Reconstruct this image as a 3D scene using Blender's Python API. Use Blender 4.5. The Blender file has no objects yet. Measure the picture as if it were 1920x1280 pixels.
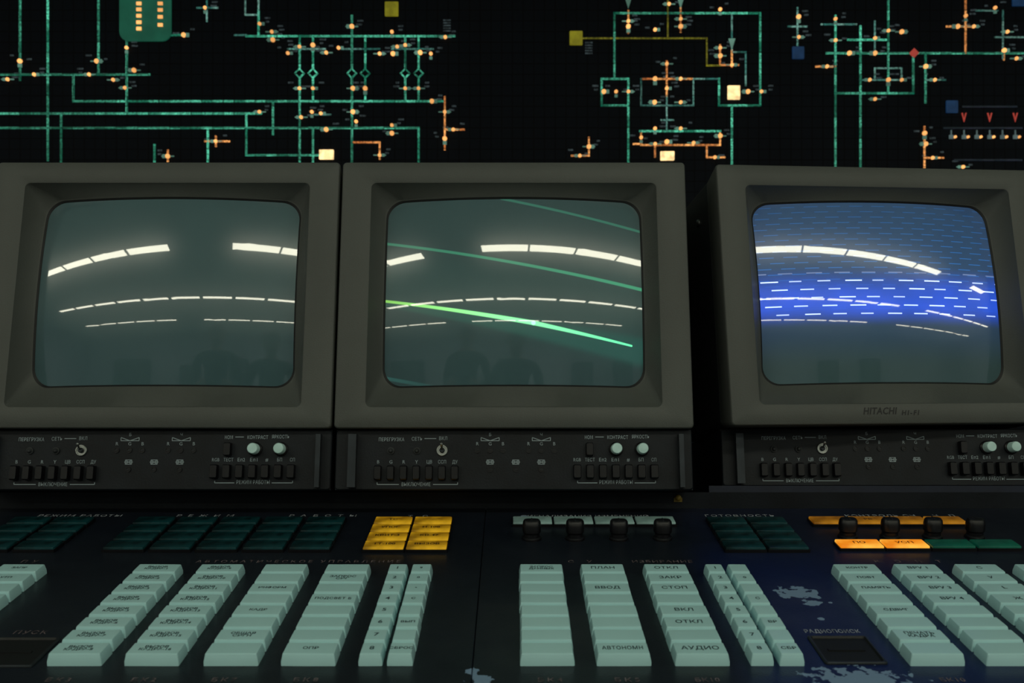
import bpy, math, random
from mathutils import Vector, Matrix, Euler
random.seed(7)
FPX = 35/36*1920
CAM = Vector((0, 0, 1.10))
scene = bpy.context.scene
COL = scene.collection
try:
    scene.view_settings.view_transform = 'Standard'
    scene.view_settings.look = 'None'
except Exception: pass

# ------------------------------------------------------------------ materials
class NT:
    def __init__(s, name):
        s.m = bpy.data.materials.new(name); s.m.use_nodes = True
        s.t = s.m.node_tree; s.b = s.t.nodes['Principled BSDF']
    def n(s, k, **kw):
        nd = s.t.nodes.new(k)
        for a, b in kw.items(): setattr(nd, a, b)
        return nd
    def put(s, sock, v):
        if isinstance(v, bpy.types.NodeSocket): s.t.links.new(v, sock)
        else: sock.default_value = v
    def math(s, op, a, b=0.0, c=None, clamp=False):
        nd = s.n('ShaderNodeMath', operation=op); nd.use_clamp = clamp
        s.put(nd.inputs[0], a); s.put(nd.inputs[1], b)
        if c is not None: s.put(nd.inputs[2], c)
        return nd.outputs[0]
    def vmath(s, op, a, b=None, scale=None):
        nd = s.n('ShaderNodeVectorMath', operation=op)
        s.put(nd.inputs[0], a)
        if b is not None: s.put(nd.inputs[1], b)
        if scale is not None: s.put(nd.inputs['Scale'], scale)
        return nd.outputs['Value'] if op in ('DOT_PRODUCT', 'LENGTH', 'DISTANCE') else nd.outputs['Vector']
    def obj(s): return s.n('ShaderNodeTexCoord').outputs['Object']
    def noise(s, scale, detail=2.0, vec=None):
        nd = s.n('ShaderNodeTexNoise'); nd.inputs['Scale'].default_value = scale
        nd.inputs['Detail'].default_value = detail
        s.put(nd.inputs['Vector'], vec if vec is not None else s.obj())
        return nd.outputs['Fac']
    def mix(s, f, a, b, mode='MIX'):
        nd = s.n('ShaderNodeMix', data_type='RGBA', blend_type=mode)
        s.put(nd.inputs[0], f); s.put(nd.inputs[6], a); s.put(nd.inputs[7], b)
        return nd.outputs[2]
    def mapr(s, v, a, b, c=0.0, d=1.0, smooth=False):
        nd = s.n('ShaderNodeMapRange'); nd.clamp = True
        if smooth: nd.interpolation_type = 'SMOOTHSTEP'
        s.put(nd.inputs[0], v)
        for i, x in enumerate((a, b, c, d)): s.put(nd.inputs[i+1], x)
        return nd.outputs[0]
    def bump(s, h, strength, dist=0.001):
        nd = s.n('ShaderNodeBump'); nd.inputs['Strength'].default_value = strength
        nd.inputs['Distance'].default_value = dist
        s.put(nd.inputs['Height'], h); s.put(s.b.inputs['Normal'], nd.outputs[0])

def c4(c): return (c[0], c[1], c[2], 1.0)
def mat(name, col, rough=0.5, metal=0.0, spec=0.5, emit=None, es=0.0, var=0.15, nscale=40, bump=0.0, bscale=400):
    s = NT(name)
    f = s.mapr(s.noise(nscale), 0.35, 0.65)
    dark = tuple(x*(1-var) for x in col); lite = tuple(min(1, x*(1+var)) for x in col)
    s.put(s.b.inputs['Base Color'], s.mix(f, c4(dark), c4(lite)))
    s.b.inputs['Roughness'].default_value = rough
    s.b.inputs['Metallic'].default_value = metal
    s.b.inputs['Specular IOR Level'].default_value = spec
    if emit:
        s.put(s.b.inputs['Emission Color'], s.mix(f, c4(tuple(x*(1-var) for x in emit)), c4(emit)))
        s.b.inputs['Emission Strength'].default_value = es
    if bump: s.bump(s.noise(bscale, 3), bump)
    return s.m

M = {}
M['bezel'] = mat('bezel_plastic', (.084, .090, .083), .50, spec=.42, var=.08, nscale=9, bump=.25, bscale=700)
M['gasket'] = mat('black_rubber', (.004, .005, .006), .6)
M['shell'] = mat('dark_shell', (.020, .023, .026), .6, spec=.4, bump=.2, bscale=500)
M['panel'] = mat('black_panel_paint', (.0070, .0095, .0135), .5, spec=.28, var=.25, nscale=25, bump=.15, bscale=500)
M['print'] = mat('grey_print', (.30, .37, .41), .6)
M['printdim'] = mat('faded_print', (.34, .37, .42), .6, var=.55, nscale=170)
M['printred'] = mat('faded_reddish_print', (.13, .10, .11), .6, var=.6, nscale=170)
M['black'] = mat('black_plastic', (.005, .005, .007), .35, spec=.35)
M['chrome'] = mat('worn_chrome', (.42, .44, .42), .35, metal=1.0)
M['paleknob'] = mat('pale_knob', (.62, .92, .88), .35)
M['handle'] = mat('anodised_handle', (.035, .042, .05), .4, metal=.6)
M['key'] = mat('pale_cyan_key_plastic', (.50, .82, .85), .28, spec=.5, var=.06, nscale=12, bump=.04, bscale=300)
M['keylet'] = mat('key_legend_ink', (.035, .07, .085), .6, var=.3, nscale=400)
M['teal'] = mat('dark_teal_lens', (.004, .034, .040), .28, spec=.45, var=.6, nscale=70)
M['green'] = mat('dark_green_lens', (.006, .08, .05), .3, var=.3, nscale=60, emit=(.0, .05, .03), es=.4)
def lens(name, base, lo, hi, es):
    s = NT(name)
    f = s.mapr(s.noise(38, 3), .38, .66)
    s.put(s.b.inputs['Base Color'], c4(base))
    s.put(s.b.inputs['Emission Color'], s.mix(f, c4(lo), c4(hi)))
    s.b.inputs['Emission Strength'].default_value = es
    s.b.inputs['Roughness'].default_value = .3
    return s.m
M['yellow'] = lens('lit_yellow_lens', (.24, .15, .01), (.13, .055, .001), (.62, .34, .010), .75)
M['orange'] = lens('lit_orange_lens', (.3, .12, .01), (.75, .20, .006), (1.0, .50, .06), 1.0)
M['amber'] = lens('dim_amber_lens', (.20, .10, .01), (.12, .035, .001), (.50, .20, .01), .6)
M['white'] = mat('pale_lens', (.30, .46, .46), .35, var=.25, nscale=60)
M['tilelet'] = mat('lens_legend_ink', (.03, .02, .01), .6)
M['clip'] = mat('yellow_clip', (.22, .15, .02), .5)
M['bluemetal'] = mat('dark_blue_metal', (.006, .010, .026), .45, spec=.3)
M['brandink'] = mat('dark_brand_ink', (.003, .003, .004), .5)
M['wallpaint'] = mat('dark_wall_paint', (.03, .035, .035), .8, bump=.2, bscale=60)
M['roompaint'] = mat('blue_grey_room_paint', (.52, .56, .70), .85, bump=.2, bscale=60)
M['ceilpaint'] = mat('ceiling_paint', (.66, .88, .87), .85, bump=.2, bscale=60)
M['floor'] = mat('pale_linoleum', (.48, .48, .48), .6, bump=.1)
M['lampwhite'] = mat('lamp_housing', (.5, .5, .5), .5)
M['rack'] = mat('dark_rack_paint', (.04, .04, .055), .6)
M['cloth'] = mat('dark_cloth', (.02, .02, .028), .9, bump=.3)
M['skin'] = mat('skin', (.40, .24, .17), .5)
M['hair'] = mat('dark_hair', (.015, .010, .008), .6)
M['diffuser'] = mat('lamp_diffuser', (.8, .8, .8), .5, emit=(1.0, .975, .77), es=14, var=.04, nscale=5)
M['o_lamp'] = mat('orange_lamp', (.3, .1, .02), .4, emit=(1.0, .44, .13), es=1.6, var=.45, nscale=9)
M['w_lamp'] = mat('bright_lamp', (.3, .1, .02), .4, emit=(1.0, .70, .32), es=1.8, var=.5, nscale=50)
M['red_lamp'] = mat('red_lamp', (.1, .02, .02), .4, emit=(.42, .05, .035), es=.8, var=.1)
M['socket'] = mat('pale_socket', (.1, .15, .14), .5, emit=(.16, .36, .27), es=.55, var=.5, nscale=9)
M['dimsocket'] = mat('dim_socket', (.1, .12, .14), .5, emit=(.10, .16, .16), es=.55, var=.3)
M['dim_caption'] = mat('dim_caption', (.05, .06, .07), .6, emit=(.05, .075, .085), es=.45, var=.7, nscale=150)
M['yblock'] = mat('olive_block', (.2, .18, .02), .5, emit=(.22, .20, .008), es=.75, var=.3)
M['bblock'] = mat('blue_block', (.01, .03, .08), .5, emit=(.006, .035, .10), es=.6, var=.3)
M['gblock'] = mat('green_block', (.01, .1, .06), .5, emit=(.006, .075, .045), es=.8, var=.2, nscale=20)

def line_mat(name, a, b):
    s = NT(name)
    cell = s.vmath('FLOOR', s.vmath('SCALE', s.obj(), scale=31.0))
    wn = s.n('ShaderNodeTexWhiteNoise'); s.put(wn.inputs['Vector'], s.vmath('MULTIPLY', cell, (1, 0, 1)))
    f = s.mapr(wn.outputs['Value'], .1, .9)
    sep = s.n('ShaderNodeSeparateXYZ'); s.put(sep.inputs[0], s.vmath('FRACTION', s.vmath('SCALE', s.obj(), scale=31.0)))
    gap = s.math('MINIMUM', s.mapr(sep.outputs[0], .0, .18, .25, 1), s.mapr(sep.outputs[2], .0, .18, .25, 1))
    fine = s.math('MULTIPLY', gap, s.mapr(s.noise(180, 1), .40, .60, .40, 1.15))
    fine = s.math('MULTIPLY', fine, s.mapr(s.noise(3.5, 2), .35, .65, .6, 1.2))
    col = s.mix(f, c4(a), c4(b))
    s.put(s.b.inputs['Base Color'], (0.01, .03, .02, 1))
    s.put(s.b.inputs['Emission Color'], col)
    s.put(s.b.inputs['Emission Strength'], fine)
    return s.m
M['g_line'] = line_mat('green_circuit', (.006, .15, .085), (.09, .56, .35))
M['w_line'] = line_mat('pale_circuit', (.02, .12, .10), (.14, .30, .25))
M['o_line'] = line_mat('orange_circuit', (.45, .13, .03), (1.0, .42, .12))
M['y_line'] = line_mat('olive_circuit', (.12, .11, .005), (.20, .18, .01))
M['d_line'] = line_mat('dim_circuit', (.006, .010, .025), (.02, .02, .04))

s = NT('mosaic_board')
sep = s.n('ShaderNodeSeparateXYZ'); s.put(sep.inputs[0], s.obj())
def gl(o):
    fr = s.math('FRACT', s.math('MULTIPLY', o, 31.0)); return s.math('LESS_THAN', fr, .09)
g = s.math('MAXIMUM', gl(sep.outputs[0]), gl(sep.outputs[2]))
s.put(s.b.inputs['Base Color'], s.mix(g, s.mix(s.noise(3), (.005, .006, .012, 1), (.007, .010, .017, 1)), (.0015, .0015, .003, 1)))
s.b.inputs['Roughness'].default_value = .6
s.b.inputs['Specular IOR Level'].default_value = .15
s.bump(g, .3, -.001)
M['board'] = s.m

# ------------------------------------------------------------------ mesh builder
class MB:
    def __init__(s): s.v = []; s.f = []; s.mi = []
    def add(s, vs, fs, mi=0):
        o = len(s.v); s.v += [tuple(x) for x in vs]
        for f in fs: s.f.append(tuple(i+o for i in f)); s.mi.append(mi)
    def box(s, x0, x1, y0, y1, z0, z1, mi=0, bev=0.0):
        if bev <= 0:
            vs = [(x, y, z) for z in (z0, z1) for y in (y0, y1) for x in (x0, x1)]
            s.add(vs, [(0,2,3,1), (4,5,7,6), (0,1,5,4), (2,6,7,3), (0,4,6,2), (1,3,7,5)], mi)
        else:
            cx, cy = (x0+x1)/2, (y0+y1)/2
            w, d = x1-x0, y1-y0
            s.loops([[(p[0], p[1], z0) for p in rrect(w, d, bev, cx, cy, 2, 1)],
                     [(p[0], p[1], z1-bev) for p in rrect(w, d, bev, cx, cy, 2, 1)],
                     [(p[0], p[1], z1-bev*.3) for p in rrect(w-bev*.6, d-bev*.6, bev*.8, cx, cy, 2, 1)],
                     [(p[0], p[1], z1) for p in rrect(w-bev*2, d-bev*2, bev*.5, cx, cy, 2, 1)]], mi, cap0=True, cap1=True)
    def loops(s, L, mi=0, cap0=False, cap1=False, mis=None):
        n = len(L[0]); vs = [p for l in L for p in l]
        o = len(s.v); s.v += [tuple(x) for x in vs]
        for k in range(len(L)-1):
            for i in range(n):
                j = (i+1) % n
                s.f.append((o+k*n+i, o+k*n+j, o+(k+1)*n+j, o+(k+1)*n+i)); s.mi.append(mis[k] if mis else mi)
        if cap0: s.f.append(tuple(o+i for i in reversed(range(n)))); s.mi.append(mi)
        if cap1: s.f.append(tuple(o+(len(L)-1)*n+i for i in range(n))); s.mi.append(mis[-1] if mis else mi)
    def lathe(s, prof, c, axis='z', n=24, mi=0):
        L = []
        for r, h in prof:
            l = []
            for i in range(n):
                a = 2*math.pi*i/n
                if axis == 'z': l.append((c[0]+r*math.cos(a), c[1]+r*math.sin(a), c[2]+h))
                else: l.append((c[0]+r*math.cos(a), c[1]-h, c[2]+r*math.sin(a)))
            L.append(l)
        s.loops(L, mi, cap1=True)
    def text(s, txt, cx, cy, size, place, mi=0, width=None, align='CENTER', shear=0, bold=0.0):
        cu = bpy.data.curves.new('t', 'FONT'); cu.body = txt; cu.size = size; cu.align_x = align
        cu.align_y = 'CENTER'; cu.resolution_u = 2; cu.shear = shear; cu.offset = bold
        cu.space_line = .85
        ob = bpy.data.objects.new('t', cu); COL.objects.link(ob)
        xs_ = 1.0
        if width:
            ws = []
            for sp in (1.0, 2.0):
                cu.space_character = sp; bpy.context.view_layer.update(); ws.append(ob.dimensions.x)
            sp = 1+(width-ws[0])/max(1e-6, ws[1]-ws[0])
            if sp < 1.08:
                cu.space_character = 1.08; bpy.context.view_layer.update(); xs_ = width/max(1e-6, ob.dimensions.x)
            else: cu.space_character = sp
        dg = bpy.context.evaluated_depsgraph_get(); dg.update()
        me = bpy.data.meshes.new_from_object(ob.evaluated_get(dg))
        s.add([place(cx+v.co.x*xs_, cy+v.co.y) for v in me.vertices], [tuple(p.vertices) for p in me.polygons], mi)
        bpy.data.objects.remove(ob); bpy.data.meshes.remove(me); bpy.data.curves.remove(cu)
    def build(s, name, mats, parent=None, loc=(0, 0, 0), smooth=True, angle=35):
        me = bpy.data.meshes.new(name); me.from_pydata(s.v, [], s.f)
        for m in mats: me.materials.append(M[m] if isinstance(m, str) else m)
        me.polygons.foreach_set('material_index', s.mi)
        if smooth:
            me.polygons.foreach_set('use_smooth', [True]*len(me.polygons))
            me.set_sharp_from_angle(angle=math.radians(angle))
        me.update()
        ob = bpy.data.objects.new(name, me); COL.objects.link(ob); ob.location = loc
        if parent: ob.parent = parent
        return ob

def rrect(w, h, r, cx=0, cy=0, n=6, m=6):
    pts = []
    cs = [(w/2-r, -h/2+r, -90), (w/2-r, h/2-r, 0), (-w/2+r, h/2-r, 90), (-w/2+r, -h/2+r, 180)]
    arcs = []
    for x, y, a0 in cs:
        arcs.append([(cx+x+r*math.cos(math.radians(a0+90*i/n)), cy+y+r*math.sin(math.radians(a0+90*i/n))) for i in range(n+1)])
    for k in range(4):
        a = arcs[k]; b = arcs[(k+1) % 4]; pts += a
        p, q = a[-1], b[0]
        for i in range(1, m): pts.append((p[0]+(q[0]-p[0])*i/m, p[1]+(q[1]-p[1])*i/m))
    return pts

def empty(name, loc, rot=(0, 0, 0), label=None, cat=None, group=None, parent=None):
    e = bpy.data.objects.new(name, None); COL.objects.link(e); e.empty_display_size = .05
    e.location = loc; e.rotation_euler = rot
    if label: e['label'] = label
    if cat: e['category'] = cat
    if group: e['group'] = group
    if parent: e.parent = parent
    return e

class Frame:
    def __init__(s, o, rot): s.o = Vector(o); s.rot = rot; s.R = Euler(rot).to_matrix()
    def pix(s, px, py, axis=1, off=0.0):
        d = Vector(((px-960)/FPX, 1, (640-py)/FPX))
        n = s.R.col[axis]; P0 = s.o + n*off
        t = (P0-CAM).dot(n)/d.dot(n)
        return s.R.transposed() @ (CAM+d*t-s.o)
    def world(s, p): return s.o + s.R @ Vector(p)

def structure(ob): ob['kind'] = 'structure'; return ob

# ------------------------------------------------------------------ room
XL, XR, RY0, RY1, RH = -7.0, 10.5, -7.0, 3.10, 2.95
def room():
    def b(name, m, *a):
        k = MB(); k.box(*a); return structure(k.build(name, [m], smooth=False))
    b('floor', 'floor', XL, XR, RY0, RY1, -.1, 0)
    b('ceiling', 'ceilpaint', XL, XR, RY0, RY1, RH, RH+.1)
    b('wall_back', 'wallpaint', XL-.1, XR+.1, RY1, RY1+.1, -.1, RH+.1)
    b('wall_front', 'roompaint', XL-.1, XR+.1, RY0-.1, RY0, -.1, RH+.1)
    b('wall_left', 'roompaint', XL-.1, XL, RY0, RY1, -.1, RH+.1)
    b('wall_right', 'roompaint', XR, XR+.1, RY0, RY1, -.1, RH+.1)
room()
def racks():  # unseen cabinets added so the screens mirror faint dark shapes
    for x, h in ((-4.6, 1.9), (-3.9, 1.9), (-1.9, 1.65), (-.2, 1.9), (2.6, 1.8), (4.4, 1.9)):
        e = empty('added_cabinet', (x, -6.65, 0), label='tall dark two-door cabinet, unseen, added for reflections in the screens', cat='cabinet', group='unseen cabinets added for the screen reflections')
        k = MB(); k.box(-.33, .33, -.3, .3, .08, h); k.box(-.31, .31, -.28, .28, 0, .08); k.build('body', ['rack'], e, smooth=False)
        for sx in (-1, 1):
            k = MB(); k.box(sx*.163-.155, sx*.163+.155, .3, .318, .12, h-.04); k.box(sx*.03-.008, sx*.03+.008, .318, .34, h*.5, h*.5+.12)
            k.build('door', ['rack'], e, smooth=False)
racks()

# people seen only mirrored in the glass
def person(x, y, label, drop=0.0, yaw=0.0):
    S = .96
    V = [(0,0,.95-drop,.135), (0,.0,1.10-drop,.125), (0,.0,1.26-drop,.15), (0,0,1.38-drop,.12), (0,0,1.46-drop,.055), (0,.01,1.53-drop,.052),
         (0,.02,1.60-drop,.095), (0,.02,1.67-drop,.085)]
    E = [(0,1),(1,2),(2,3),(3,4),(4,5),(5,6),(6,7)]
    for sx in (-1, 1):
        i = len(V); kb = drop*1.2
        V += [(sx*.10,0,.88-drop,.10), (sx*.11,kb,.50-drop*.45,.062), (sx*.11,-.01,.10,.042), (sx*.115,.12,.045,.036)]
        E += [(0,i),(i,i+1),(i+1,i+2),(i+2,i+3)]
        i = len(V)
        V += [(sx*.19,0,1.37-drop,.062), (sx*.25,-.02,1.10-drop,.043), (sx*.15,.17,1.08-drop,.034), (sx*.08,.22,1.12-drop,.028)]
        E += [(3,i),(i,i+1),(i+1,i+2),(i+2,i+3)]
    me = bpy.data.meshes.new('b'); me.from_pydata([v[:3] for v in V], E, []); ob = bpy.data.objects.new('b', me); COL.objects.link(ob)
    ob.modifiers.new('s', 'SKIN'); ob.modifiers.new('u', 'SUBSURF').levels = 2
    for i, v in enumerate(V):
        me.skin_vertices[0].data[i].radius = (v[3], v[3]); me.skin_vertices[0].data[i].use_root = (i == 0)
    bpy.context.view_layer.update(); dg = bpy.context.evaluated_depsgraph_get(); dg.update()
    m2 = bpy.data.meshes.new_from_object(ob.evaluated_get(dg)); bpy.data.objects.remove(ob)
    m2.materials.clear(); m2.materials.append(M['cloth']); m2.materials.append(M['skin'])
    for p in m2.polygons:
        p.use_smooth = True; c = p.center
        p.material_index = 1 if (c.z > 1.45-drop or (c.y > .17 and 1.0-drop < c.z < 1.3-drop)) else 0
    root = empty('person', (x, y, 0), (0, 0, yaw), label, 'person'); root.scale = (S, S, S)
    b = bpy.data.objects.new('body', m2); COL.objects.link(b); b.parent = root
    k = MB(); L = []
    for t in range(9):
        a = math.pi/2*t/8*1.0
        r = math.cos(a)
        L.append([(.108*r*math.cos(q*math.pi/12), .005+.118*r*math.sin(q*math.pi/12)-.012, 1.635-drop+.125*math.sin(a)+(.02*math.sin(q*math.pi/12) if t < 3 else 0)) for q in range(24)])
    k.loops(L, cap0=True); k.build('hair', ['hair'], root)
person(-.50, -1.0, 'standing person in dark clothes facing the monitors', 0, 0)
person(.03, -.75, 'person in dark clothes with bent knees facing the monitors', .12, 0)

def lamps():
    rows = [(-1.24, .17, .64, [-.47+.67*k for k in range(6)]+[4.75]+[-2.0-.68*k for k in range(5)]),
            (-3.22, .12, .62, [-5.3+.7*k for k in range(13)]+[4.75+.7*k for k in range(6)]),
            (-4.98, .10, .62, [-1.29+.7*k for k in range(7)]+[4.75+.7*k for k in range(7)]+[-2.75-.7*k for k in range(5)])]
    for y, W, L, xs in rows:
        k = MB(); k.loops([[(p[0], p[1], z) for p in rrect(L+.02-2*i, W+.03-2*i, .008, 0, 0, 2, 1)] for z, i in ((0, .0), (-.05, .0), (-.053, .008), (-.046, .010))], cap0=True)
        h = k.build('housing', ['lampwhite'])
        k = MB(); k.add([(-L/2, -W/2, -.048), (L/2, -W/2, -.048), (L/2, W/2, -.048), (-L/2, W/2, -.048)], [(0, 3, 2, 1)])
        d = k.build('diffuser', ['diffuser'])
        first = True
        for x in xs:
            e = empty('ceiling_lamp', (x+.35, y, 2.95), label='rectangular fluorescent ceiling lamp with cream white diffuser', cat='ceiling lamp', group='rows of fluorescent ceiling lamps')
            if first: a, b = h, d; first = False
            else:
                a, b = h.copy(), d.copy(); COL.objects.link(a); COL.objects.link(b)
            a.parent = e; b.parent = e
lamps()

# ------------------------------------------------------------------ mimic board
def board():
    Yb = 3.0; sc = Yb/FPX
    O = Vector((0, 3.075, 0))
    root = empty('mimic_board', O, label='black mosaic mimic board with glowing green and orange circuit diagram', cat='control board')
    def W(px, py): return ((px-960)*sc, (CAM.z+(640-py)*sc)-O.z)
    yf = Yb-O.y
    k = MB(); k.box(-3.4, 3.4, yf, 0, 0, 2.8); k.build('mosaic_panel', ['board'], root, smooth=False)
    def pline(pts, m, w=5.0, name='circuit_line'):
        k = MB(); hw = w*sc/2
        P = [W(*p) for p in pts]
        for a, b in zip(P, P[1:]):
            x0, x1 = min(a[0], b[0])-hw, max(a[0], b[0])+hw
            z0, z1 = min(a[1], b[1])-hw, max(a[1], b[1])+hw
            k.box(x0, x1, yf-.003, yf+.001, z0, z1)
        k.build(name, [m], root, smooth=False)
    G = [[(90,-60),(90,300)], [(38,-40),(38,150)], [(-60,140),(280,140)], [(185,-40),(185,140)],
      [(138,140),(138,190),(512,190),(512,252)], [(238,78),(238,213)], [(-60,213),(490,213)], [(115,213),(115,310)],
      [(-60,240),(785,240),(785,310)], [(462,215),(462,291),(602,291)], [(512,190),(830,190)], [(462,68),(852,68)],
      [(562,68),(562,310)], [(587,68),(587,190)], [(587,240),(587,310)], [(660,30),(660,310)], [(685,68),(685,190)], [(760,68),(760,190)], [(785,68),(785,190)],
      [(390,240),(390,310)], [(290,272),(290,310)], [(322,66),(352,66)], [(485,20),(485,68)],
      [(1152,148),(1152,25),(1425,25),(1425,198)], [(1178,148),(1128,148),(1128,198),(1178,198)],
      [(1178,148),(1178,310)], [(1372,198),(1372,310)], [(1348,148),(1348,198),(1425,198)], [(1200,246),(1350,246)],
      [(1566,30),(1566,320)], [(1613,50),(1613,320)], [(1665,-40),(1665,175)], [(1550,100),(1980,100)],
      [(1566,175),(1712,175),(1712,105)], [(1735,100),(1735,192)], [(1590,75),(1665,75)]]
    for p in G: pline(p, 'g_line', 3.7)
    Wl = [[(388,-20),(388,40)], [(370,15),(408,15)], [(460,-20),(460,28),(485,28)], [(485,-20),(485,28)],
      [(1202,148),(1202,198),(1300,198),(1300,148)], [(1250,180),(1250,246)], [(1372,25),(1372,95)], [(1398,98),(1398,160)],
      [(1372,98),(1398,98)], [(1300,148),(1348,148)], [(1495,15),(1495,85)], [(1478,50),(1512,50)], [(1540,46),(1605,46)],
      [(1640,128),(1690,128),(1690,150),(1640,150),(1640,128)], [(1640,40),(1640,100)], [(1240,225),(1262,225)],
      [(1830,20),(1870,20)], [(1880,20),(1880,110)], [(1865,70),(1925,70)], [(1735,150),(1772,150)],
      [(540,92),(610,92)], [(640,92),(712,92)], [(735,92),(812,92)], [(590,215),(620,215)], [(440,66),(462,66)], [(1612,150),(1640,150)]]
    for p in Wl: pline(p, 'w_line', 2.8)
    Ol = [[(834,182),(834,280)], [(834,243),(870,243)], [(385,265),(430,265)], [(663,267),(712,267),(712,298)],
      [(315,282),(315,302)], [(1205,148),(1298,148)], [(1250,115),(1250,180)], [(1202,250),(1202,272),(1350,272),(1350,250)],
      [(1228,272),(1228,294)], [(1325,272),(1325,295),(1358,295)], [(1104,258),(1104,290)], [(1072,292),(1104,292)],
      [(1178,20),(1178,62)], [(1276,15),(1276,60)], [(1350,85),(1350,122),(1384,122)], [(1372,95),(1372,125)],
      [(1810,-20),(1810,100)], [(1775,50),(1828,50)], [(1733,238),(1733,314)], [(1733,296),(1768,296)], [(1530,125),(1566,125)],
      [(405,256),(405,274)], [(1882,92),(1882,112)], [(1188,270),(1202,270)]]
    for p in Ol: pline(p, 'o_line', 3.2)
    for p in [[(1092,72),(1325,72),(1325,123),(1350,123)], [(1252,0),(1252,72)]]: pline(p, 'y_line', 2.8)
    for p in [[(1770,240),(1915,240)], [(1805,200),(1905,200)], [(1790,300),(1915,300)]]: pline(p, 'd_line', 3)
    def block(x0, y0, x1, y1, m, name, r=.002):
        a = W(x0, y1); b = W(x1, y0); k = MB()
        pts = rrect(b[0]-a[0], b[1]-a[1], r, (a[0]+b[0])/2, (a[1]+b[1])/2, 4, 1)
        k.loops([[(p[0], yf+.001, p[1]) for p in pts], [(p[0], yf-.0055, p[1]) for p in pts]], cap1=True)
        k.build(name, [m], root)
    block(225, -30, 322, 78, 'gblock', 'green_unit_block', .028)
    block(722, 4, 747, 31, 'yblock', 'olive_marker_block'); block(1068, 59, 1092, 85, 'yblock', 'olive_marker_block')
    block(1485, 88, 1507, 111, 'bblock', 'blue_marker_block'); block(1773, 189, 1795, 212, 'bblock', 'blue_marker_block')
    block(1897, -8, 1920, 12, 'bblock', 'blue_marker_block')
    block(599, 281, 626, 299, 'w_lamp', 'lit_display_block'); block(1238, 284, 1264, 301, 'w_lamp', 'lit_display_block')
    block(1364, 161, 1387, 187, 'w_lamp', 'lit_display_block')
    for x in (562, 587, 660, 685, 760, 785):
        cx, cz = W(x, 138); r = 10*sc; k = MB()
        o = [(cx+r, cz), (cx, cz+r), (cx-r, cz), (cx, cz-r)]; i = [(cx+(a-cx)*.66, cz+(b-cz)*.66) for a, b in o]
        k.loops([[(a, yf, b) for a, b in i], [(a, yf-.0045, b) for a, b in i]], mi=1, cap1=True)
        k.loops([[(a, yf, b) for a, b in o], [(a, yf-.006, b) for a, b in o], [(a, yf-.006, b) for a, b in i], [(a, yf, b) for a, b in i]])
        k.build('diamond_symbol', ['g_line', 'board'], root, smooth=False)
    cx, cz = W(1713, 100); r = 9*sc; k = MB()
    k.loops([[(cx+r, yf, cz), (cx, yf, cz+r), (cx-r, yf, cz), (cx, yf, cz-r)], [(cx+r, yf-.006, cz), (cx, yf-.006, cz+r), (cx-r, yf-.006, cz), (cx, yf-.006, cz-r)]], cap1=True)
    k.build('diamond_symbol', ['red_lamp'], root, smooth=False)
    for x, y in ((1178, 5), (1276, 5), (1372, 82)):
        cx, cz = W(x, y); r = 9*sc; k = MB()
        k.loops([[(cx-r*.7, yf, cz+r), (cx+r*.7, yf, cz+r), (cx, yf, cz-r*1.3)], [(cx-r*.7, yf-.005, cz+r), (cx+r*.7, yf-.005, cz+r), (cx, yf-.005, cz-r*1.3)]], cap1=True)
        k.build('arrow_symbol', ['socket'], root, smooth=False)
    for x in (1807, 1855, 1903):
        cx, cz = W(x, 220); k = MB()
        def tri(P):
            k.loops([[(cx+a*sc, yf, cz+b*sc) for a, b in P], [(cx+a*sc, yf-.004, cz+b*sc) for a, b in P]], cap1=True)
        tri([(-4.6, 8), (-2.6, 8), (.2, -5), (0, -9)]); tri([(4.6, 8), (0, -9), (-.2, -5), (2.6, 8)])
        k.build('red_breaker_symbol', ['red_lamp'], root, smooth=False)
    N = [(38,115),(65,140),(15,149),(182,115),(168,140),(238,90),(252,132),(213,150),(235,165),(345,66),(385,15),(510,60),(512,75),
     (540,100),(562,88),(587,85),(612,99),(635,90),(660,50),(712,101),(735,60),(737,101),(745,88),(760,85),(788,99),(808,101),(835,70),
     (662,166),(562,166),(587,166),(685,166),(760,166),(785,166),(810,190),(487,210),(585,210),(612,243),(602,213),(565,220),(662,210),(668,228),
     (735,235),(735,250),(834,210),(850,243),(834,260),(405,265),(712,291),(315,293),(487,45),
     (262,8),(262,19),(262,31),(262,43),(262,55),(302,8),(302,20),(302,33),(302,48),
     (1178,40),(1178,50),(1228,56),(1276,36),(1276,50),(1254,8),(1350,18),(1350,105),(1372,122),(1350,90),(1132,172),(1155,172),(1178,172),
     (1402,172),(1427,172),(1250,120),(1228,148),(1276,148),(1250,166),(1227,192),(1276,192),(1228,241),(1250,266),(1276,241),(1300,268),
     (1350,255),(1202,258),(1228,270),(1104,275),(1087,292),(1340,295),
     (1497,32),(1497,70),(1566,76),(1592,100),(1550,125),(1566,36),(1640,100),(1640,72),(1665,58),(1690,60),(1665,150),(1690,150),(1640,186),
     (1735,125),(1752,150),(1810,30),(1795,50),(1825,50),(1888,60),(1882,95),(1865,15),(1905,110),(1735,270),(1748,296),(1805,313),(1733,250),(1630,150)]
    def lamp_geo(k, px, py, i):
        cx, cz = W(px, py); r = (3.3 if i % 3 else 4.3)*sc
        if 225 < px < 322 and py < 70:
            k.box(cx-4.5*sc, cx+4.5*sc, yf-.009, yf-.004, cz-3*sc, cz+3*sc, 0); return
        dx = -6.5*sc if i % 2 else 6.5*sc
        dz = 0
        if i % 5 == 0: dx, dz = 0, 8*sc
        k.lathe([(r, -.001), (r, .006), (r*.7, .0075)], (cx, yf, cz), '-y', 10, 0)
        q = r*.8
        k.box(cx-dx-q, cx-dx+q, yf-.005, yf+.001, cz-dz-q, cz-dz+q, 1)
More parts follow.
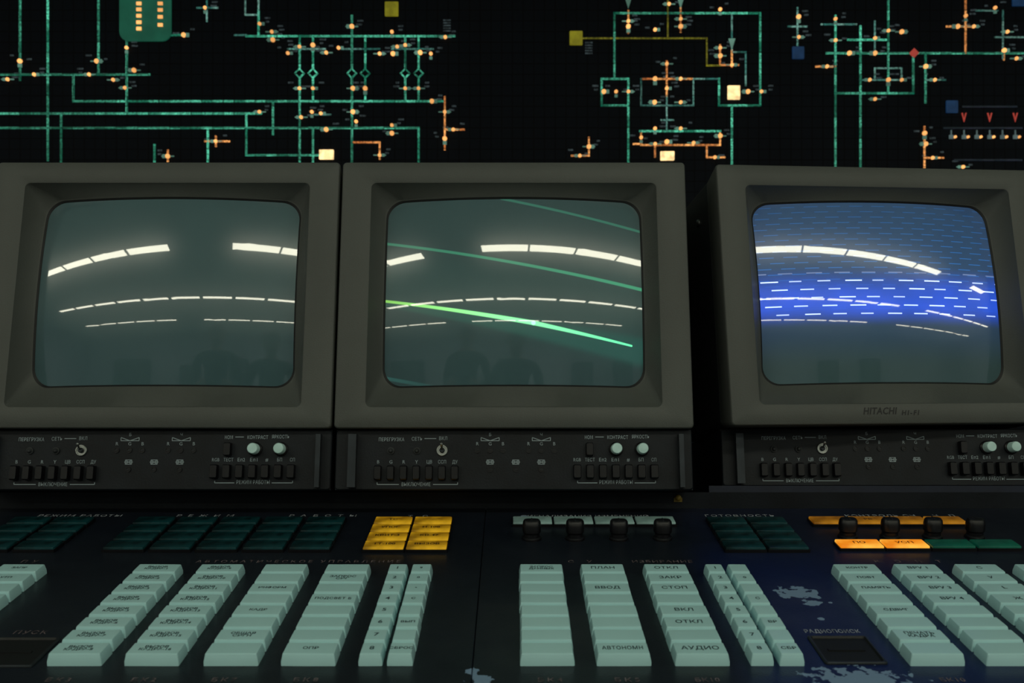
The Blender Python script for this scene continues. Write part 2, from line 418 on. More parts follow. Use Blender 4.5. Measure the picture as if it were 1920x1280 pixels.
        if i % 4 != 1: k.box(cx-abs(dx)*1.5-2*sc, cx+abs(dx)*1.5+2*sc, yf-.004, yf+.001, cz-.9*sc, cz+.9*sc, 1)
    for i, (x, y) in enumerate(N[:100]):
        k = MB(); lamp_geo(k, x, y, i); k.build('indicator_lamp', ['o_lamp', 'socket'], root, smooth=False)
    k = MB()
    for i, (x, y) in enumerate(N[100:]): lamp_geo(k, x, y, i)
    k.build('indicator_lamp_cluster', ['o_lamp', 'socket'], root, smooth=False)['kind'] = 'stuff'
    k = MB()
    for x in range(1783, 1915, 24):
        cx, cz = W(x, 257); k.box(cx-4*sc, cx+4*sc, yf-.005, yf+.001, cz-3.5*sc, cz+3.5*sc, 0)
        k.lathe([(2.6*sc, 0), (2.6*sc, .007)], (cx+7*sc, yf, cz), '-y', 8, 1); k.box(cx-1*sc, cx+1*sc, yf-.004, yf, cz, cz+13*sc, 0)
    k.build('pale_terminal_row', ['dimsocket', 'o_lamp'], root, smooth=False)['kind'] = 'stuff'
    k = MB(); rr = random.Random(3)
    for i, (x, y) in enumerate(N):
        if 225 < x < 322 and y < 70: continue
        for q in range(2):
            cx, cz = W(x+rr.choice((-16, 14, 17))+rr.uniform(-2, 2), y-11+7*q); w = rr.uniform(3, 6)*sc
            k.box(cx-w, cx+w, yf-.0015, yf+.001, cz-1.6*sc, cz+1.6*sc)
    for x in (1104, 838): 
        for q in range(5):
            cx, cz = W(x, (38 if x == 838 else 80)+q*5); k.box(cx-7*sc, cx+7*sc, yf-.0015, yf+.001, cz-1.3*sc, cz+1.3*sc)
    k.build('caption_strips', ['dim_caption'], root, smooth=False)['kind'] = 'stuff'
board()

# ------------------------------------------------------------------ monitors
TILT = math.radians(-11.0)
MW, MH = .378, .2947
ZC = CAM.z+.0537
frames = {'L': Frame((-.3785, 1.0707, ZC), (TILT, 0, 0)), 'M': Frame((.002, 1.0707, ZC), (TILT, 0, 0)),
          'R': Frame((.4195, 1.109, ZC+.0012), (TILT, 0, math.radians(6)))}
RS = .60; GZ = .005; GY0 = .005
def gy(x, z):
    r2 = x*x+(z-GZ)**2; return GY0 + RS-math.sqrt(RS*RS-r2)

def screen_mat(kind):
    s = NT('crt_glass_'+kind)
    o = s.obj(); sep = s.n('ShaderNodeSeparateXYZ'); s.put(sep.inputs[0], o); u, v = sep.outputs[0], sep.outputs[2]
    n = s.mapr(s.noise(14, 3), .3, .7)
    s.put(s.b.inputs['Base Color'], s.mix(n, (.070, .136, .156, 1), (.078, .150, .170, 1)))
    s.b.inputs['Roughness'].default_value = .20
    s.b.inputs['IOR'].default_value = 1.5
    s.b.inputs['Specular IOR Level'].default_value = .45
    s.b.inputs['Coat Weight'].default_value = 1.0
    s.b.inputs['Coat Roughness'].default_value = .025
    s.b.inputs['Coat IOR'].default_value = 1.64
    scan = s.mapr(s.math('FRACT', s.math('MULTIPLY', v, 900.0)), 0, 1, .75, 1.0)
    fr = frames['M' if kind == 'green' else 'R']
    if kind == 'green':
        p = s.n('ShaderNodeCombineXYZ'); s.put(p.inputs[0], u); s.put(p.inputs[1], v); p = p.outputs[0]
        def seg(a, b, w0, w1, ca, cb, st0, st1, soft=1.0):
            A = fr.pix(*a, 1, .012); B = fr.pix(*b, 1, .012)
            A = Vector((A.x, A.z, 0)); B = Vector((B.x, B.z, 0)); D = B-A
            pa = s.vmath('SUBTRACT', p, tuple(A))
            t = s.math('DIVIDE', s.vmath('DOT_PRODUCT', pa, tuple(D)), D.length_squared, clamp=True)
            q = s.vmath('SUBTRACT', pa, s.vmath('SCALE', tuple(D), scale=t))
            d = s.vmath('LENGTH', q)
            w = s.mapr(t, 0, 1, w0, w1)
            m = s.mapr(s.math('DIVIDE', d, w), .55, 1.25, 1, 0, True)
            st = s.mapr(t, 0, .6, st0, st1)
            c = s.mix(t, c4(ca), c4(cb))
            return s.vmath('SCALE', c, scale=s.math('MULTIPLY', m, st))
        parts = [seg((722, 561), (1000, 607), .0016, .0026, (.30, .75, .08), (.25, 1.0, .40), .9, 1.5),
                 seg((1000, 607), (1186, 645), .0026, .0012, (.25, 1.0, .40), (.15, 1.0, .45), 1.4, 1.3),
                 seg((722, 451), (1210, 540), .0016, .0020, (.02, .20, .10), (.04, .40, .18), .8, .8),
                 seg((940, 371), (1205, 428), .0016, .0016, (.02, .18, .10), (.02, .20, .11), .6, .6),
                 seg((722, 565), (1200, 655), .004, .016, (.0, .06, .03), (.0, .06, .04), .5, .6),
                 seg((722, 520), (1200, 600), .03, .06, (.0, .010, .006), (.0, .014, .010), .5, .5),
                 seg((722, 705), (830, 727), .0020, .0020, (.02, .12, .10), (.01, .06, .05), .5, .4)]
        tot = parts[0]
        for q in parts[1:]: tot = s.vmath('ADD', tot, q)
        s.put(s.b.inputs['Emission Color'], tot); s.put(s.b.inputs['Emission Strength'], scan)
    elif kind == 'blue':
        top = fr.pix(1645, 526, 1, .012).z; bot = fr.pix(1645, 592, 1, .012).z; fade = fr.pix(1645, 385, 1, .012).z
        P = (top-bot)/4.3
        r = s.math('DIVIDE', s.math('SUBTRACT', v, bot), P)
        ri = s.math('FLOOR', r); rf = s.math('FRACT', r)
        off = s.math('MULTIPLY', ri, .37)
        uu = s.math('ADD', s.math('DIVIDE', u, .031), off)
        du = s.math('FRACT', uu)
        cv = s.n('ShaderNodeCombineXYZ'); s.put(cv.inputs[0], s.math('FLOOR', uu)); s.put(cv.inputs[1], ri)
        wn = s.n('ShaderNodeTexWhiteNoise'); s.put(wn.inputs['Vector'], cv.outputs[0])
        dl = s.mapr(wn.outputs['Value'], 0, 1, .40, .62); db = s.mapr(wn.outputs['Value'], 0, 1, 1.0, 1.7)
        dash = s.math('MULTIPLY', s.math('LESS_THAN', du, dl), s.math('MULTIPLY', s.math('GREATER_THAN', rf, .10), s.math('LESS_THAN', rf, .25)))
        dash = s.math('MULTIPLY', dash, db)
        inband = s.math('MULTIPLY', s.mapr(v, bot-.014, bot+.014, 0, 1, True), s.mapr(v, top-.016, top+.018, 1, 0, True))
        dmask = s.math('MULTIPLY', s.math('GREATER_THAN', v, bot-.001), s.mapr(v, top, top+.010, 1, 0))
        above = s.math('MULTIPLY', s.mapr(v, bot, bot+.010), s.mapr(v, top-.01, fade, 1, .30))
        below = s.mapr(v, bot-.06, bot+.005, 0, 1, True)
        r2 = s.math('MULTIPLY', r, 1.4)
        du2 = s.math('FRACT', s.math('ADD', s.math('DIVIDE', u, .026), s.math('MULTIPLY', s.math('FLOOR', r2), .43)))
        d2 = s.math('MULTIPLY', s.math('LESS_THAN', du2, .6), s.math('LESS_THAN', s.math('FRACT', r2), .15))
        uneven = s.mapr(s.noise(22, 2), .3, .7, .75, 1.15)
        c1 = s.vmath('SCALE', (.0, .050, .78), scale=s.math('MULTIPLY', s.math('MULTIPLY', inband, uneven), s.mapr(v, bot, top+.006, 1.0, .55)))
        c2 = s.vmath('SCALE', (.60, .74, 1.0), scale=s.math('MULTIPLY', dash, dmask))
        c3 = s.vmath('SCALE', (.0, .012, .050), scale=s.math('MULTIPLY', above, .9))
        c4_ = s.vmath('SCALE', (.0, .12, .42), scale=s.math('MULTIPLY', s.math('MULTIPLY', d2, above), s.math('SUBTRACT', 1.0, inband)))
        c5 = s.vmath('SCALE', (.0, .008, .065), scale=below)
        tot = c1
        for q in (c2, c3, c4_, c5): tot = s.vmath('ADD', tot, q)
        s.put(s.b.inputs['Emission Color'], tot); s.put(s.b.inputs['Emission Strength'], scan)
    return s.m

def make_monitor(key, kind, label):
    fr = frames[key]
    base = fr.world((0, 0, -MH/2))
    root = empty('crt_monitor', base, fr.rot, label, 'monitor', 'crt monitors on the console')
    dz = MH/2
    k = MB()
    def loop(w, h, r, y, cz=0, ins=0):
        return [(p[0], y(p[0], p[1]) if callable(y) else y, p[1]+dz) for p in rrect(w, h, r, 0, cz, 8, 16)]
    cz = -.0009
    L = [loop(.368, .285, .006, .052), loop(.372, .289, .006, .045), loop(MW, MH, .0045, .004), loop(.3774, .2941, .0045, .0018), loop(.3762, .2929, .004, .0005), loop(.3745, .2912, .0035, 0),
         loop(.315, .250, .0065, 0, cz), loop(.3128, .2478, .006, .0005, cz), loop(.3114, .2464, .0055, .0022, cz),
         loop(.2885, .2155, .021, lambda x, z: gy(x, z)-.0035, GZ), loop(.285, .212, .020, lambda x, z: gy(x, z)-.0022, GZ),
         loop(.281, .208, .020, lambda x, z: gy(x, z)-.0002, GZ), loop(.281, .208, .020, .05, GZ)]
    k.loops(L, mis=[0]*10+[1, 1])
    k.build('bezel', ['bezel', 'gasket'], root, angle=40)
    k = MB()
    def lp(w, h, y, c): return [(p[0], y, p[1]+dz+c) for p in rrect(w, h, .006, 0, 0, 3, 3)]
    k.loops([lp(.366, .283, .044, 0), lp(.372, .289, .046, 0), lp(.372, .289, .22, 0), lp(.33, .25, .27, -.012), lp(.30, .22, .33, -.02), lp(.28, .20, .335, -.02)], cap0=True, cap1=True)
    for i in range(9):
        k.box(-.13, .13, .075+i*.012, .080+i*.012, dz+.1440, dz+.1460)
    k.build('rear_shell', ['shell'], root)
    for sx in (-1, 1):
        k = MB()
        L = []
        for r, h in ((.0045, 0), (.0045, .0015), (.003, .0028), (.0, .0029)):
            L.append([(sx*(.186+h), .085+r*math.cos(a*math.pi/6), dz+.105+r*math.sin(a*math.pi/6)) for a in range(12)])
        k.loops(L); k.build('side_screw', ['chrome'], root)
    k = MB(); NL = 22
    outer = rrect(.287, .214, .021, 0, GZ, 8, 16)
    L = []
    for i in range(1, NL+1):
        f = i/NL
        L.append([(p[0]*f, gy(p[0]*f, GZ+(p[1]-GZ)*f), GZ+(p[1]-GZ)*f) for p in outer])
    k.loops(L)
    c = len(k.v); k.v.append((0, gy(0, GZ), GZ)); m = len(outer)
    for i in range(m): k.f.append((c, (i+1) % m, i)); k.mi.append(0)
    g = k.build('screen', [screen_mat(kind)], root, loc=(0, 0, dz), angle=60)
    g['label'] = {'off': 'unlit grey curved glass screen', 'green': 'curved glass screen showing slanting green lines', 'blue': 'curved glass screen showing blue band with white dashes'}[kind]
    if key == 'R':
        a = fr.pix(1617, 771); b = fr.pix(1681, 771); c_ = fr.pix(1689, 774); d = fr.pix(1723, 774)
        k = MB(); k.text('HITACHI', (a.x+b.x)/2, a.z+dz, .0104, lambda x, y: (x, -.0004, y), width=b.x-a.x, shear=.25, bold=.00022)
        k.text('HI-FI', (c_.x+d.x)/2, c_.z+dz, .0074, lambda x, y: (x, -.0004, y), width=d.x-c_.x, shear=.25, bold=.00018)
        k.build('brand_lettering', ['brandink'], root, smooth=False)
    return root
make_monitor('L', 'off', 'beige-grey monitor with dark blank screen reflecting lamps')
make_monitor('M', 'green', 'beige-grey monitor showing bright green diagonal lines')
make_monitor('R', 'blue', 'beige-grey monitor showing blue band with white dashes, turned aside')

# ------------------------------------------------------------------ control units
UB = -.2106; UO = .012
def build_unit():
    fr = frames['M']; parts = []
    def P(px, py, off=UO): q = fr.pix(px-0, py, 1, off); return q.x, q.z-UB
    root = empty('control_unit', (0, 0, 0))
    H = -MH/2-UB
    k = MB()
    k.box(-.188, .188, UO+.003, .29, 0, H)
    pts = lambda w, h, y: [(p[0], y, p[1]) for p in rrect(w, h, .003, 0, H/2, 3, 1)]
    k.loops([pts(.376, H, UO+.004), pts(.376, H, UO+.001), pts(.374, H-.002, UO)], cap1=True)
    parts.append(k.build('housing', ['panel'], root))
    for x in (662, 1276):
        k = MB(); a = P(x-6, 815); b = P(x+6, 914)
        k.box(a[0], b[0], UO-.010, UO-.003, b[1], a[1]); k.box(a[0], b[0], UO-.004, UO+.001, b[1], b[1]+.006); k.box(a[0], b[0], UO-.004, UO+.001, a[1]-.006, a[1])
        parts.append(k.build('handle', ['handle'], root, smooth=False))
    pl = lambda x, y: (x, UO-.0003, y)
    k = MB()
    def T(t, px, py, size=.0050, width=None):
        c = P(px, py); k.text(t, c[0], c[1], size, pl, width=(width*5.6e-4 if width else None), bold=.00003)
    def LN(x0, y0, x1, y1, w=.0004):
        a = P(x0, y0); b = P(x1, y1); d = Vector((b[0]-a[0], b[1]-a[1])); d.normalize(); nx, ny = -d.y*w, d.x*w
        k.add([pl(a[0]+nx, a[1]+ny), pl(a[0]-nx, a[1]-ny), pl(b[0]-nx, b[1]-ny), pl(b[0]+nx, b[1]+ny)], [(0, 1, 2, 3)])
    T('ПЕРЕГРУЗКА', 734, 824, .0052, 48); T('СЕТЬ', 782, 823, .0052, 20); LN(796, 822, 818, 822); T('ВКЛ', 831, 822, .0052, 15)
    for t, x in zip(('B', 'G', 'R', 'Y', 'ЦВ', 'ССП', 'ДУ'), (709, 733, 757, 781, 805, 829, 853)): T(t, x, 866, width=(len(t)*5.0 if len(t) > 1 else None))
    LN(707, 908, 748, 908); LN(812, 908, 858, 908); LN(707, 904, 707, 908); LN(858, 904, 858, 908); T('ВЫКЛЮЧЕНИЕ', 780, 908, .0054, 54)
    parts.append(k.build('panel_lettering', ['print'], root, smooth=False)); k = MB()
    for cx, t in ((919, 'Б'), (1015, 'Ч')):
        T(t, cx, 815, .0045); LN(cx-17, 820, cx-17, 826); LN(cx+17, 820, cx+17, 826); LN(cx-17, 826, cx+17, 826)
        LN(cx-17, 820, cx, 826); LN(cx+17, 820, cx, 826)
        for t2, dx in (('R', -24), ('G', 0), ('B', 24)): T(t2, cx+dx, 832)
    for cx in (919, 967, 1015):
        LN(cx-6, 862, cx+6, 862); LN(cx-6, 870, cx+6, 870); LN(cx-6, 862, cx-6, 870); LN(cx+6, 862, cx+6, 870); LN(cx-6, 862, cx+6, 870); LN(cx-6, 870, cx+6, 862); LN(cx-8, 866, cx+8, 866, .0005)
    parts.append(k.build('panel_lettering', ['print'], root, smooth=False)); k = MB()
    T('НОМ', 1104, 820, .0052, 15); LN(1116, 819, 1132, 819); T('КОНТРАСТ', 1158, 820, .0052, 39); T('ЯРКОСТЬ', 1201, 819, .0052, 33)
    for t, x in zip(('RGB', 'ТЕСТ', 'Еп2', 'Еп1', '#', 'БП', 'СП'), (1082, 1106, 1130, 1154, 1178, 1202, 1226)): T(t, x, 862, width=(len(t)*4.6 if len(t) > 1 else None))
    LN(1083, 905, 1120, 905); LN(1190, 905, 1229, 905); LN(1083, 901, 1083, 905); LN(1229, 901, 1229, 905); T('РЕЖИМ РАБОТЫ', 1155, 904, .0054, 62)
    parts.append(k.build('panel_lettering', ['print'], root, smooth=False))
    def btn(px, py0, py1, w=14):
        c0 = P(px-w/2, py1); c1 = P(px+w/2, py0); k = MB()
        cx, cz = (c0[0]+c1[0])/2, (c0[1]+c1[1])/2; W_, H_ = c1[0]-c0[0], c1[1]-c0[1]
        lo = lambda f, y: [(p[0], y, p[1]) for p in rrect(W_*f, H_*f, .0012, cx, cz, 3, 1)]
        k.loops([lo(1, UO), lo(1, UO-.006), lo(.86, UO-.0075)], cap1=True)
        parts.append(k.build('push_button', ['black'], root))
    for x in (709, 733, 757, 781, 805, 829, 853): btn(x, 873, 900)
    for x in (1082, 1106, 1130, 1154, 1178, 1202, 1226): btn(x, 871, 897)
    btn(1105, 830, 855, 13)
    for x in (733, 782):
        k = MB(); c = P(x, 845); k.lathe([(.0038, 0), (.0038, .0015), (.0024, .0018), (.0022, .003), (.0012, .004)], (c[0], UO, c[1]), '-y', 16)
        parts.append(k.build('pilot_lamp', ['shell'], root))
    pots = [(895, 844), (919, 844), (943, 844), (991, 844), (1015, 844), (1039, 844), (919, 880), (967, 880), (1015, 880)]
    for x, y in pots:
        k = MB(); c = P(x, y); k.lathe([(.0030, 0), (.0030, .001), (.0021, .0010), (.0021, .0004)], (c[0], UO, c[1]), '-y', 14)
        k.box(c[0]-.0018, c[0]+.0018, UO-.0012, UO-.0004, c[1]-.0003, c[1]+.0003, 1)
        parts.append(k.build('trimmer', ['black', 'handle'], root))
    for x, y in ((1157, 840), (1206, 840)):
        k = MB(); c = P(x, y, 0)
        k.lathe([(.0075, 0), (.0075, .002), (.0062, .003)], (c[0], UO, c[1]), '-y', 24, 1)
        k.lathe([(.0058, .002), (.0057, .012), (.0050, .0132), (.0035, .0134)], (c[0], UO, c[1]), '-y', 24, 0)
        parts.append(k.build('knob', ['paleknob', 'black'], root))
    k = MB(); c = P(829, 844)
    k.lathe([(.0062, 0), (.0062, .0012), (.0056, .0018), (.0047, .0018), (.0045, .0008)], (c[0], UO, c[1]), '-y', 24)
    k.lathe([(.0028, .0006), (.0028, .0030), (.0020, .0038)], (c[0], UO, c[1]), '-y', 16, 1)
    L = []
    for t, r in ((0, .0008), (.35, .0009), (.8, .0014), (.95, .0013), (1.0, .0006)):
        cy = UO-.003-t*.009; cz = c[1]+t*.0060
        L.append([(c[0]+r*math.cos(a*math.pi/5), cy, cz+r*math.sin(a*math.pi/5)) for a in range(10)])
    k.loops(L, cap1=True)
    parts.append(k.build('toggle_switch', ['chrome', 'handle'], root))
    return root, parts
root, parts = build_unit()
UR = Frame((.4215, 1.0707+.060, ZC-.0045), (TILT, 0, 0))
units = [(frames['L'], 'black electronics unit with toggle, knobs and Cyrillic lettering under blank monitor'),
         (frames['M'], 'black electronics unit with toggle, knobs and Cyrillic lettering under green-line monitor'),
         (UR, 'black electronics unit with toggle, knobs and Cyrillic lettering under blue-screen monitor')]
for i, (fr, lab) in enumerate(units):
    if i == 0: e = root; pp = parts
    else:
        e = empty('control_unit', (0, 0, 0)); pp = []
        for p in parts:
            q = p.copy(); COL.objects.link(q); q.parent = e; pp.append(q)
    e.location = fr.world((0, 0, UB)); e.rotation_euler = fr.rot
    e['label'] = lab; e['category'] = 'control panel'; e['group'] = 'electronics units under the monitors'

# ------------------------------------------------------------------ console
SL = .14; CC = .3356; YB = 1.091
def dz_(Y): return CAM.z-CC+SL*Y
SA = math.atan(SL)
Y0 = .45
D = Frame((0, Y0, dz_(Y0)), (SA, 0, 0))
def ly(Y): return (Y-Y0)/math.cos(SA)
console = empty('control_console', (0, .76, 0), label='dark sloped control console with pale keys and annunciator lamps', cat='control console')
dtop = empty('sloped_deck', (0, 0, 0), parent=console)
dtop.location = D.o-Vector((0, .76, 0)); dtop.rotation_euler = D.rot
def DP(px, py, up=0.0): q = D.pix(px, py, 2, up); return q.x, q.y

k = MB(); k.box(-.205, .275, .010, .28, -.0075, -.0002); k.box(-.205, .275, .004, .010, -.0150, -.0002); k.box(.270, .292, .000, .016, -.016, .004)
r_ = k.build('mounting_rail', ['bluemetal'], console, smooth=False)
r_.location = UR.world((0, 0, UB))-Vector((0, .76, 0)); r_.rotation_euler = UR.rot
k = MB(); k.lathe([(.0034, 0), (.0034, .003), (.0022, .0045), (.0010, .0050)], (0, 0, 0), '-y', 14); k.box(-.0045, .0045, -.0016, 0, -.0045, .0)
c_ = k.build('cable_clip', ['clip'], console); c_.location = (.1818, YB-.76, .9290)

def deck_mat():
    s = NT('console_deck_paint')
    o = s.obj(); nz = s.noise(30, 6); nz2 = s.noise(110, 5)
    base = s.mix(s.mapr(s.noise(6, 4), .3, .7), (.005, .008, .014, 1), (.010, .014, .023, 1))
    sep = s.n('ShaderNodeSeparateXYZ'); s.put(sep.inputs[0], o)
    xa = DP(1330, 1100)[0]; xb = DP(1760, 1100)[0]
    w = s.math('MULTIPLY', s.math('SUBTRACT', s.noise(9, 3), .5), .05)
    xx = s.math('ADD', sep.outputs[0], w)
    blue_reflection = s.math('MULTIPLY', s.mapr(xx, xa-.02, xa+.03, 0, 1, True), s.mapr(xx, xb-.02, xb+.05, 1, .15, True))
    blue_reflection = s.math('MULTIPLY', blue_reflection, s.mapr(sep.outputs[1], DP(1500, 1010)[1], DP(1500, 1075)[1], .25, 1))
    base = s.mix(blue_reflection, base, (.004, .012, .066, 1))  # right screen's blue reflection painted into the deck's base colour
    tot = None
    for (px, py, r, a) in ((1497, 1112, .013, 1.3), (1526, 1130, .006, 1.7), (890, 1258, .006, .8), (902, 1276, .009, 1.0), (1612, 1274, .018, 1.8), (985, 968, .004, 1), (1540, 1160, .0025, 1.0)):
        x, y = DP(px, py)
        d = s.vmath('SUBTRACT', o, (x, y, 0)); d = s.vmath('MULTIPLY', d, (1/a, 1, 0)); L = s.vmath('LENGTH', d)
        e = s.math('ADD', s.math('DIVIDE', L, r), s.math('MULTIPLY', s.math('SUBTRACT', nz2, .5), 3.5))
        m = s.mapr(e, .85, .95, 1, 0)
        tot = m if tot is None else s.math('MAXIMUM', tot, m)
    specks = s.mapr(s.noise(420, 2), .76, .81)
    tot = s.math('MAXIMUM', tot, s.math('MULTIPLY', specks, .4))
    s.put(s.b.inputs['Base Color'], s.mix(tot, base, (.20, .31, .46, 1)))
    s.put(s.b.inputs['Roughness'], s.mapr(nz, .3, .7, .32, .44))
    s.b.inputs['Specular IOR Level'].default_value = .38
    s.bump(s.noise(600, 2), .12)
    return s.m
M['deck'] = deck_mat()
xs = DP(890, 1200)[0]
yb = ly(YB)
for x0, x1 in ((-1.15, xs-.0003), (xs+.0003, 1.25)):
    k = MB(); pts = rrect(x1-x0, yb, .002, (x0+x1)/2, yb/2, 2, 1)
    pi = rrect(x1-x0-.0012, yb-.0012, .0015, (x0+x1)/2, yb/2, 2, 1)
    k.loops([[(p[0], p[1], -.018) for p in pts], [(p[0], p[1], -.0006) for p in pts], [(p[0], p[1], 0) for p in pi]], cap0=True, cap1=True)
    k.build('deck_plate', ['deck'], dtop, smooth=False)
k = MB()
shz = .9405-(YB-1.062)*.1944
prof = [(.50, 0), (.50, dz_(.50)-.0185), (YB, dz_(YB)-.0185), (YB, shz), (1.42, shz-(1.42-YB)*.1944), (1.42, 0)]
x0, x1 = -1.15, 1.25
n = len(prof)
vs = [(x0, p[0]-.76, p[1]) for p in prof]+[(x1, p[0]-.76, p[1]) for p in prof]
k.add(vs, [tuple(range(n)), tuple(reversed(range(n, 2*n)))]+[(i, i+n, (i+1) % n+n, (i+1) % n) for i in range(n)])
k.build('cabinet', ['panel'], console, smooth=False)

KH = .0090
PITCH = .0231
yfront = ly(.719)
def colx(px): return (px-960)/FPX*.719
def key_mesh(w, txt, size):
    k = MB(); d = PITCH-.0024
    k.loops([[(p[0], p[1], z) for p in rrect(w-2*i, d-2*i, r, 0, 0, 2, 1)] for z, i, r in
             ((0, 0, .0008), (.0030, .0, .0008), (KH-.0008, .0010, .0009), (KH-.0002, .0013, .0009), (KH, .0018, .0008))], cap0=True, cap1=True)
    if txt: k.text(txt, 0, 0, size, lambda x, y: (x, y, KH+.0002), 1, bold=.00008, width=(.0300 if len(txt) > 7 and '\n' not in txt else None))
    return k
def key_column(px0, w, legends, name, start=0, nrows=8, size=.0052):
    x = colx(px0)
    blk = empty('key_bank', (0, 0, 0), parent=dtop); blk.location = (x+w/2, yfront, 0)
    for r in range(start, nrows):
        t = legends[r] if r < len(legends) else ''
        k = key_mesh(w-.0006, t, size)
        y = (7-r)*PITCH+PITCH/2
        o = k.build(name, ['key', 'keylet'], blk, loc=(random.uniform(-.0003, .0003), y, 0), angle=16)
        o.rotation_euler = (random.uniform(-.010, .010), random.uniform(-.008, .008), 0)
KW = .0402
two = lambda n: 'ВЫЗОВ\nКАДРА-%d' % n
key_column(-235, KW, ['ЗАПР', 'УТП', '', 'УТП', '', '', '', ''], 'push_key', 0, 5)
key_column(85, KW, [two(i+1) for i in range(8)], 'push_key', size=.0050)
key_column(230, KW, [two(i+9) for i in range(8)], 'push_key', size=.0050)
key_column(380, KW, ['', '', 'ИНФОРМ', '', 'КАДР', '', 'ОБЩАЯ\nСИГН', ''], 'push_key', size=.0052)
key_column(525, KW, ['', 'ЗАПРОС\nСИГ', '', 'ПОДСВЕТ Б', '', '', '', 'ОПР'], 'push_key', size=.0056)
key_column(671, .0180, list('12345678'), 'number_key', size=.0078)
key_column(724, .0194, ['9', '0', '•', 'С', '', 'ВЫП', '', 'СБРОС'], 'number_key', size=.0052)
key_column(975, KW, ['ЗАПРОС\nДАННЫХ', '', '', '', '', '', '', ''], 'push_key', size=.0050)
key_column(1118, KW, ['ПЛАН', '', 'ВВОД', '', '', '', '', 'АВТОНОМН'], 'push_key', size=.0076)
key_column(1265, KW, ['ОТКЛ', 'ЗАКР', 'СТОП', '', 'ВКЛ', 'ОТКЛ', '', 'АУДИО'], 'push_key', size=.0078)
key_column(1408, .0172, list('12345678'), 'number_key', size=.0078)
key_column(1462, .0186, ['', '0', '', 'С', '', 'ВР', '', 'СБР'], 'number_key', size=.0058)
key_column(1708, KW, ['КОНТР', 'ПОВТ', 'ПАМЯТЬ', '', 'СДВИГ', '', 'ПЕЧАТЬ\nКАДРА', ''], 'push_key', size=.0058)
key_column(1850, KW, ['ВРУ 1', 'ВРУ 2', 'ВРУ 3', 'ВРУ 4', '', '', '', ''], 'push_key', size=.0072)
key_column(1991, KW, ['С', 'У', 'L', 'Ж', '', '', '', ''], 'push_key', size=.0074)
key_column(2133, KW, ['', '', '', '', '', '', '', ''], 'push_key', 0, 6)

def tile(x, y, m, txt, parent, w=.0385, d=.0205, size=.0070):
    k = MB(); k.box(-w/2, w/2, -d/2, d/2, 0, .0050, 0, .0010)
    k.loops([[(p[0], p[1], z) for p in rrect(w+i, d+i, .001, 0, 0, 2, 1)] for z, i in ((0, .0022), (.0030, .0022), (.0030, .0002))], 1)
    if txt: k.text(txt, 0, 0, size, lambda a, b: (a, b, .0053), 2, bold=.00012)
    k.build('indicator_tile', [m, 'black', 'tilelet'], parent, loc=(x, y, 0))
def bank(name='annunciator_bank'): return empty(name, (0, 0, 0), parent=dtop)
ytop = DP(960, 975)[1]; ybot = DP(960, 1037)[1]
TP = (ytop-ybot)/4
rowy = [ytop-TP*(i+.5) for i in range(4)]
def bx(px): return DP(px, 1035)[0]
b = bank(); x0 = bx(678)
lab = [['ТС', '—'], ['УПОГ', 'Н-100'], ['КВИТ-3', 'КВ-47'], ['ТТ-100', 'ВЫЗОВ']]
for i in range(4):
    for j in range(2): tile(x0+.0205+j*.0414, rowy[i], 'yellow', lab[i][j], b)
b = bank(); x0 = bx(190)
for i in range(4):
    for j in range(5): tile(x0+.021+j*.0446, rowy[i], 'teal', '', b)
b = bank(); x0 = bx(-65)
for i in range(4):
    for j in range(2): tile(x0+.021+j*.0446, rowy[i], 'teal', '', b)
b = bank(); x0 = bx(1358)
for i in range(4):
    for j in range(2): tile(x0+.0205+j*.0414, rowy[i], 'teal', '', b)
b = bank(); x0 = DP(960, 985)[0]; x1 = DP(1268, 985)[0]; st = (x1-x0)/4
for j in range(4): tile(x0+st*(j+.5), rowy[0]+.001, 'white', '', b, w=st-.0022)
b = bank(); x0 = DP(1522, 985)[0]; x1 = DP(1812, 985)[0]; st = (x1-x0)/4
for j in range(4): tile(x0+st*(j+.5), rowy[0]+.001, 'amber', ['', 'РВ', '', ''][j], b, w=st-.0022)
b = bank(); x0 = DP(1568, 1026)[0]; x1 = DP(1908, 1026)[0]; st = (x1-x0)/4
for j, (m, t) in enumerate((('orange', 'ПО'), ('orange', 'УСП'), ('green', ''), ('green', ''))): tile(x0+st*(j+.5), DP(1600, 1026)[1], m, t, b, w=st-.0025, size=.0085)

def knob(px, py):
    x, y = DP(px, py)
    k = MB()
    k.lathe([(.0098, 0), (.0098, .002), (.0090, .003), (.0080, .0035), (.0076, .008)], (0, 0, 0), 'z', 28, 0)
    L = []
    for z, w, d in ((.006, .0150, .0150), (.008, .0180, .0170), (.014, .0185, .0150), (.0180, .0175, .0120), (.0198, .0150, .0090), (.0203, .0110, .0060)):
        L.append([(p[0], p[1], z) for p in rrect(w, d, min(w, d)*.46, 0, 0, 6, 1)])
    k.loops(L, 0, cap0=True, cap1=True)
    k.box(-.0005, .0005, -.0045, .004, .0195, .0206, 1)
    k.build('rotary_knob', ['black', 'handle'], dtop, loc=(x, y, 0))
for x in (997, 1078, 1160, 1242): knob(x, 1010)
for x in (1589, 1668, 1748, 1827): knob(x, 1007)

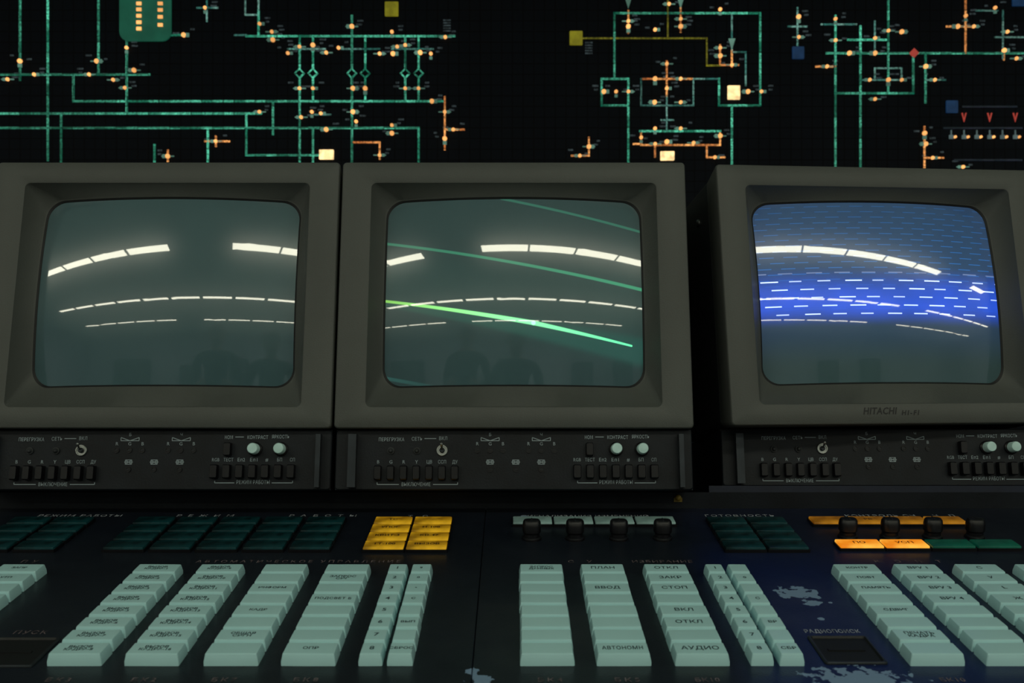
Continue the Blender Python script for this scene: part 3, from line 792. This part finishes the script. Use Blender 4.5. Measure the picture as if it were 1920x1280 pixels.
def slot(px0, py0, px1, py1):
    pm = (py0+py1)/2
    x0 = DP(px0, pm)[0]; x1 = DP(px1, pm)[0]; y1 = DP(960, py0)[1]; y0 = DP(960, py1)[1]
    cx, cy, w, d = (x0+x1)/2, (y0+y1)/2, x1-x0, y1-y0
    k = MB()
    lo = lambda i, z: [(p[0], p[1], z) for p in rrect(w-2*i, d-2*i, .002, 0, 0, 3, 1)]
    k.loops([lo(0, 0), lo(.0, .001), lo(.0008, .0018), lo(.002, .0018), lo(.003, .0003)], mis=[0, 0, 0, 1, 1], cap1=True)
    k.box(-w*.3, w*.3, -.0015, .0015, .0003, .0012, 1)
    k.build('slot_plate', ['handle', 'gasket'], dtop, loc=(cx, cy, 0))
slot(1530, 1194, 1645, 1246); slot(-60, 1197, 88, 1252)

def DT(t, x0, x1, py, size=.0095, m='printdim'):
    k = MB()
    a = DP(x0, py); b = DP(x1, py)
    k.text(t, (a[0]+b[0])/2, a[1], size, lambda x, y: (x, y, .0003), width=b[0]-a[0], bold=.00006)
    k.build('deck_lettering', [m], dtop, smooth=False)
DT('РЕЖИМ РАБОТЫ', 72, 228, 967); DT('РЕЖИМ', 332, 438, 967); DT('РАБОТЫ', 543, 668, 967); DT('ТС', 765, 802, 968, .0085)
DT('СИГНАЛИЗАЦИЯ ИЗМЕНЕНИЙ', 978, 1216, 968); DT('ГОТОВНОСТЬ', 1322, 1452, 967); DT('КОНТРОЛЬ СЧ', 1585, 1716, 967); DT('ЧП', 1750, 1790, 967)
DT('АВТОМАТИЧЕСКОЕ УПРАВЛЕНИЕ', 368, 752, 1053, .0085, 'printred'); DT('ПУ', 40, 70, 1053, .0085, 'printred')
DT('СУ', 1065, 1110, 1053, .0085, 'printred'); DT('ИЗБИРАНИЕ', 1185, 1298, 1053, .0085, 'printred'); DT('КОНТ', 1640, 1765, 1053, .0085, 'printred')
DT('ПУСК', 26, 88, 1186, .0085, 'printred'); DT('РАДИОПОИСК', 1508, 1612, 1184, .0085)
for t, x in (('БК3', 108), ('БК2', 268), ('БК7', 418), ('БК8', 572), ('БК4', 1030), ('БК5', 1175), ('БК10', 1325), ('БК10', 1785)):
    DT(t, x-22, x+24, 1275, .008, 'printred')

# ------------------------------------------------------------------ world, camera
w = bpy.data.worlds.new('world'); scene.world = w; w.use_nodes = True
bg = w.node_tree.nodes['Background']; bg.inputs[0].default_value = (.3, .6, .65, 1); bg.inputs[1].default_value = .004
cam = bpy.data.cameras.new('camera'); co = bpy.data.objects.new('camera', cam); COL.objects.link(co)
co.location = CAM; co.rotation_euler = (math.radians(90), 0, 0); cam.lens = 35; cam.sensor_width = 36
cam.clip_start = .05
cam.dof.use_dof = True; cam.dof.focus_distance = 1.07; cam.dof.aperture_fstop = 13
scene.camera = co
